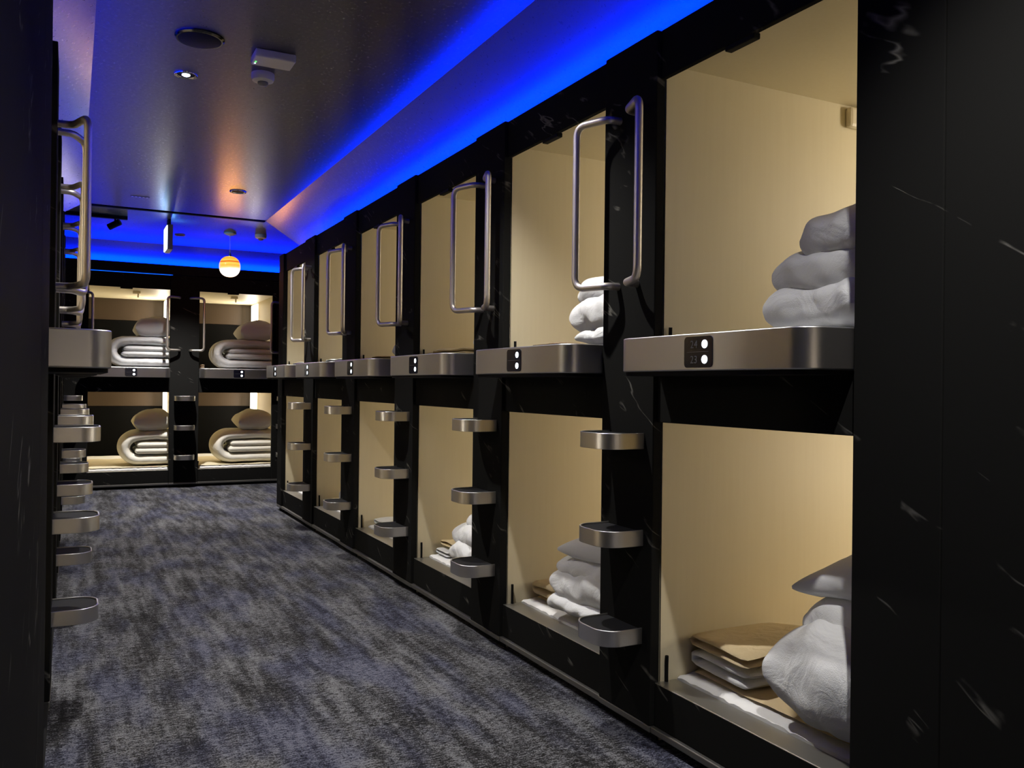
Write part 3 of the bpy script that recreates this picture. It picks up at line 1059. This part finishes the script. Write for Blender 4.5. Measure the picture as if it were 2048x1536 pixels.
def downlight(x, y, rad, label, lit=True, cat='ceiling light', power=SPOT_W, rim=CHROME, lens=True, angle=104):
    root = empty('downlight', (x, y, ZC), 0, label, cat, 'recessed ceiling downlights')
    b = bmesh.new()
    prof = [(rad * 0.72, 0.0), (rad, 0.0), (rad, -0.004), (rad * 0.96, -0.007), (rad * 0.80, -0.004), (rad * 0.74, -0.0005)]
    seg = 32
    rings = [[b.verts.new((r_ * math.cos(2 * PI * i / seg), r_ * math.sin(2 * PI * i / seg), z)) for i in range(seg)] for r_, z in prof]
    for a, c in zip(rings, rings[1:] + rings[:1]):
        for i in range(seg):
            b.faces.new((a[i], a[(i + 1) % seg], c[(i + 1) % seg], c[i]))
    link('trim_ring', b, rim, root, smooth=40)
    b = bmesh.new()
    lathe(b, [(rad * 0.73, -0.0004), (rad * 0.73, -0.0008)], 28)
    link('reflector', b, BLACK, root)
    if lit and lens:
        b = bmesh.new()
        lathe(b, [(rad * 0.34, -0.001), (rad * 0.34, -0.004), (rad * 0.2, -0.008)], 20)
        link('lens', b, LENS, root, smooth=50)
    if lit:
        spot((x, y, ZC - 0.02), power, angle=angle)
    return root

downlight(0.471, 4.348, 0.055, 'lit round downlight in the ceiling below the large dark round speaker')
downlight(1.123, 6.806, 0.062, 'thin ringed downlight in the ceiling near the orange reflection', lens=False)
downlight(1.123, 2.85, 0.062, 'downlight above the ladder nearest the numbered bunk', power=150.0)
downlight(1.123, 0.87, 0.062, 'downlight over the aisle just ahead of the camera', power=135.0, angle=106)
downlight(0.471, -0.30, 0.055, 'downlight over the entrance end of the aisle, nearest the camera', power=18.0)
downlight(0.80, -1.75, 0.062, 'added unseen downlight behind the camera, lighting the entrance wall', power=650.0, angle=90)  # unseen lamp added so the entrance wall shows bright in the steel
downlight(0.95, 9.11, 0.050, 'small downlight in the cross passage ceiling beside the exit sign', lens=False, rim=GREY_PL, power=360)

o = empty('ceiling_speaker', (0.471, 3.855, ZC), 0, 'large round black speaker in the ceiling with a shiny rim', 'speaker')
b = bmesh.new(); lathe(b, [(0.101, 0.0), (0.101, -0.006), (0.094, -0.012), (0.088, -0.012)], 40); link('rim', b, mat('dark_chrome', (0.09, 0.09, 0.085), 0.15, 1.0), o, smooth=40)
b = bmesh.new(); lathe(b, [(0.088, -0.0125), (0.06, -0.017), (0.001, -0.019)], 40); link('grille', b, BLACK, o, smooth=40)

o = empty('ceiling_box', (0.79, 3.905, ZC), 0, 'white plastic box with green lights fixed to the ceiling', 'box')
b = bmesh.new(); box(b, -0.088, 0.088, -0.062, 0.062, -0.036, 0.0); link('housing', b, PLASTIC, o, bevel=0.006)
link('status_light', B(-0.078, -0.071, 0.004, 0.022, -0.0372, -0.035), GREEN, o)
link('status_light', B(-0.078, -0.071, 0.030, 0.036, -0.0372, -0.035), DOT, o)

def detector(x, y, r_, label):
    o = empty('smoke_detector', (x, y, ZC), 0, label, 'smoke detector', 'ceiling smoke detectors')
    b = bmesh.new(); lathe(b, [(r_, 0.0), (r_, -0.022), (r_ * 0.92, -0.034), (r_ * 0.55, -0.040)], 32); link('base', b, PLASTIC, o, smooth=40)
    b = bmesh.new(); lathe(b, [(r_ * 0.46, -0.038), (r_ * 0.46, -0.048), (r_ * 0.30, -0.056), (0.004, -0.058)], 28); link('sensor_cap', b, GREY_PL, o, smooth=40)
    return o
detector(0.794, 4.16, 0.053, 'round smoke detector beside the white ceiling box')
detector(1.655, 8.68, 0.055, 'round smoke detector near the hanging globe lamp')

o = empty('ceiling_vent', (0.47, 7.40, ZC), 0, 'tiny row of pale slots in the ceiling ahead of the dark slot', 'vent')
link('plate', B(-0.07, 0.07, -0.02, 0.02, -0.003, 0.0), mat('vent_plate', (0.12, 0.12, 0.14), 0.5), o)
for i in range(5):
    link('slot', B(-0.062 + i * 0.027, -0.048 + i * 0.027, -0.008, 0.008, -0.004, -0.002), PLASTIC, o)

# exit sign box hanging in the cross passage, seen almost edge on
o = empty('exit_sign', (0.772, 8.324, ZC), 0, 'slim box sign with a glowing white face hanging from the ceiling', 'sign')
link('bracket', B(-0.012, 0.012, -0.06, 0.06, -0.065, 0.0), BLACK, o)
link('housing', B(-0.022, 0.022, -0.14, 0.14, -0.285, -0.062), GREY_PL, o, bevel=0.002)
f1 = link('lit_face', B(-0.030, -0.0205, -0.132, 0.132, -0.278, -0.070), EXITFACE, o, bevel=0.003)
f1['label'] = 'glowing white sign face'
area('exit_sign_glow', (0.735, 8.324, ZC - 0.17), (-1, 0, 0.5), 0.2, 0.2, 1.3, (0.12, 0.50, 1.0))
area('exit_sign_glow', (0.80, 8.324, ZC - 0.09), (1, 0, 0.5), 0.1, 0.04, 1.5, (0.12, 0.50, 1.0))

# dark fitting on a bar, made up for a vague dark shape left of the sign
o = empty('dark_fitting', (0.33, 8.35, ZC), 0, 'small dark spotlight on a bar under the cross passage ceiling', 'fitting')
link('bar', B(-0.62, 0.10, -0.02, 0.02, -0.03, 0.0), BLACK, o)
b = bmesh.new(); tube(b, [Vector((0.0, 0, -0.03)), Vector((0.0, 0, -0.06)), Vector((-0.02, 0, -0.07))], 0.008, 8); link('stem', b, BLACK, o)
b = bmesh.new(); tube(b, [Vector((0.04, -0.02, -0.055)), Vector((-0.05, 0.02, -0.105))], 0.028, 16); link('fitting_head', b, BLACK, o, smooth=40)

# striped globe pendant
GLOBE = mat('striped_glass', (0.9, 0.6, 0.2), 0.25)
nt, nn, lk, bs = nodes(GLOBE)
tc = N(nt, 'ShaderNodeTexCoord')
sp = N(nt, 'ShaderNodeSeparateXYZ'); lk.new(tc.outputs['Object'], sp.inputs[0])
wob = N(nt, 'ShaderNodeTexNoise', Scale=9.0, Detail=2.0); lk.new(tc.outputs['Object'], wob.inputs['Vector'])
hz = mathn(nt, 'ADD', sp.outputs['Z'], mathn(nt, 'MULTIPLY', sp.outputs['X'], -0.05))
hz = mathn(nt, 'ADD', hz, mathn(nt, 'MULTIPLY', wob.outputs['Fac'], 0.012))
hz = mathn(nt, 'ADD', mathn(nt, 'MULTIPLY', hz, 5.0), 0.47)
Y1, OR, RD, WH = (1.0, 0.66, 0.10), (1.0, 0.46, 0.04), (0.85, 0.16, 0.01), (1.0, 0.90, 0.72)
cr = ramp(nt, hz, [(0.0, WH), (0.38, WH), (0.44, (1.0, 0.70, 0.18)), (0.54, OR), (0.58, Y1), (0.66, Y1), (0.70, RD), (0.735, RD), (0.77, Y1), (0.88, OR), (1.0, Y1)])
lk.new(cr, bs.inputs['Base Color']); lk.new(cr, bs.inputs['Emission Color'])
stg = ramp(nt, hz, [(0.22, (1, 1, 1)), (0.40, (0.42, 0.42, 0.42)), (1.0, (0.36, 0.36, 0.36))])
lk.new(mathn(nt, 'MULTIPLY', stg, 2.6), bs.inputs['Emission Strength'])
o = empty('pendant_lamp', (1.371, 8.732, ZC), 0, 'glowing globe lamp with yellow and orange stripes hanging on a cord', 'pendant lamp')
b = bmesh.new(); lathe(b, [(0.058, 0.0), (0.058, -0.010), (0.02, -0.026)], 28); link('canopy', b, PLASTIC, o, smooth=40)
b = bmesh.new(); tube(b, [Vector((0, 0, -0.02)), Vector((0, 0, -0.215))], 0.004, 8); link('cord', b, PLASTIC, o)
b = bmesh.new(); lathe(b, [(0.010, -0.195), (0.014, -0.215), (0.014, -0.236)], 16); link('socket', b, CHROME, o, smooth=40)
b = bmesh.new()
prof = []
for i in range(25):
    a = PI * (i + 0.0) / 24
    ca, sa = math.cos(a), math.sin(a)
    prof.append((max(0.004, 0.100 * sa ** 0.85 if sa > 0 else 0.004), 0.101 * math.copysign(abs(ca) ** 0.92, ca)))
lathe(b, prof, 40)
link('glass_globe', b, GLOBE, o, smooth=60, loc=(0, 0, -0.330))
d = bpy.data.lights.new('pendant_glow', 'POINT'); d.energy = 8.0; d.color = (1.0, 0.36, 0.07); d.shadow_soft_size = 0.1
o = bpy.data.objects.new('pendant_glow', d); o.location = (1.371, 8.732, ZC - 0.45); COL.objects.link(o)

# blue strips lying behind the top edges of the rows
tag(link('light_strip', B(1.755, 1.845, -0.6, 7.85, 2.2365, 2.243), LEDBLUE), 'blue light strip along the top of the long numbered row', 'light strip', 'blue strips on the row tops')
tag(link('light_strip', B(-0.223, -0.133, -0.6, 7.85, 2.2365, 2.243), LEDBLUE), 'blue light strip along the top of the opposite row', 'light strip', 'blue strips on the row tops')
tag(link('light_strip', B(0.10, 0.98, YB + 0.06, YB + 0.08, TOP + 0.0005, TOP + 0.0125), LEDBLUE), 'thin blue line of light above the end-wall bunk under the exit sign', 'light strip', 'blue strips on the row tops')
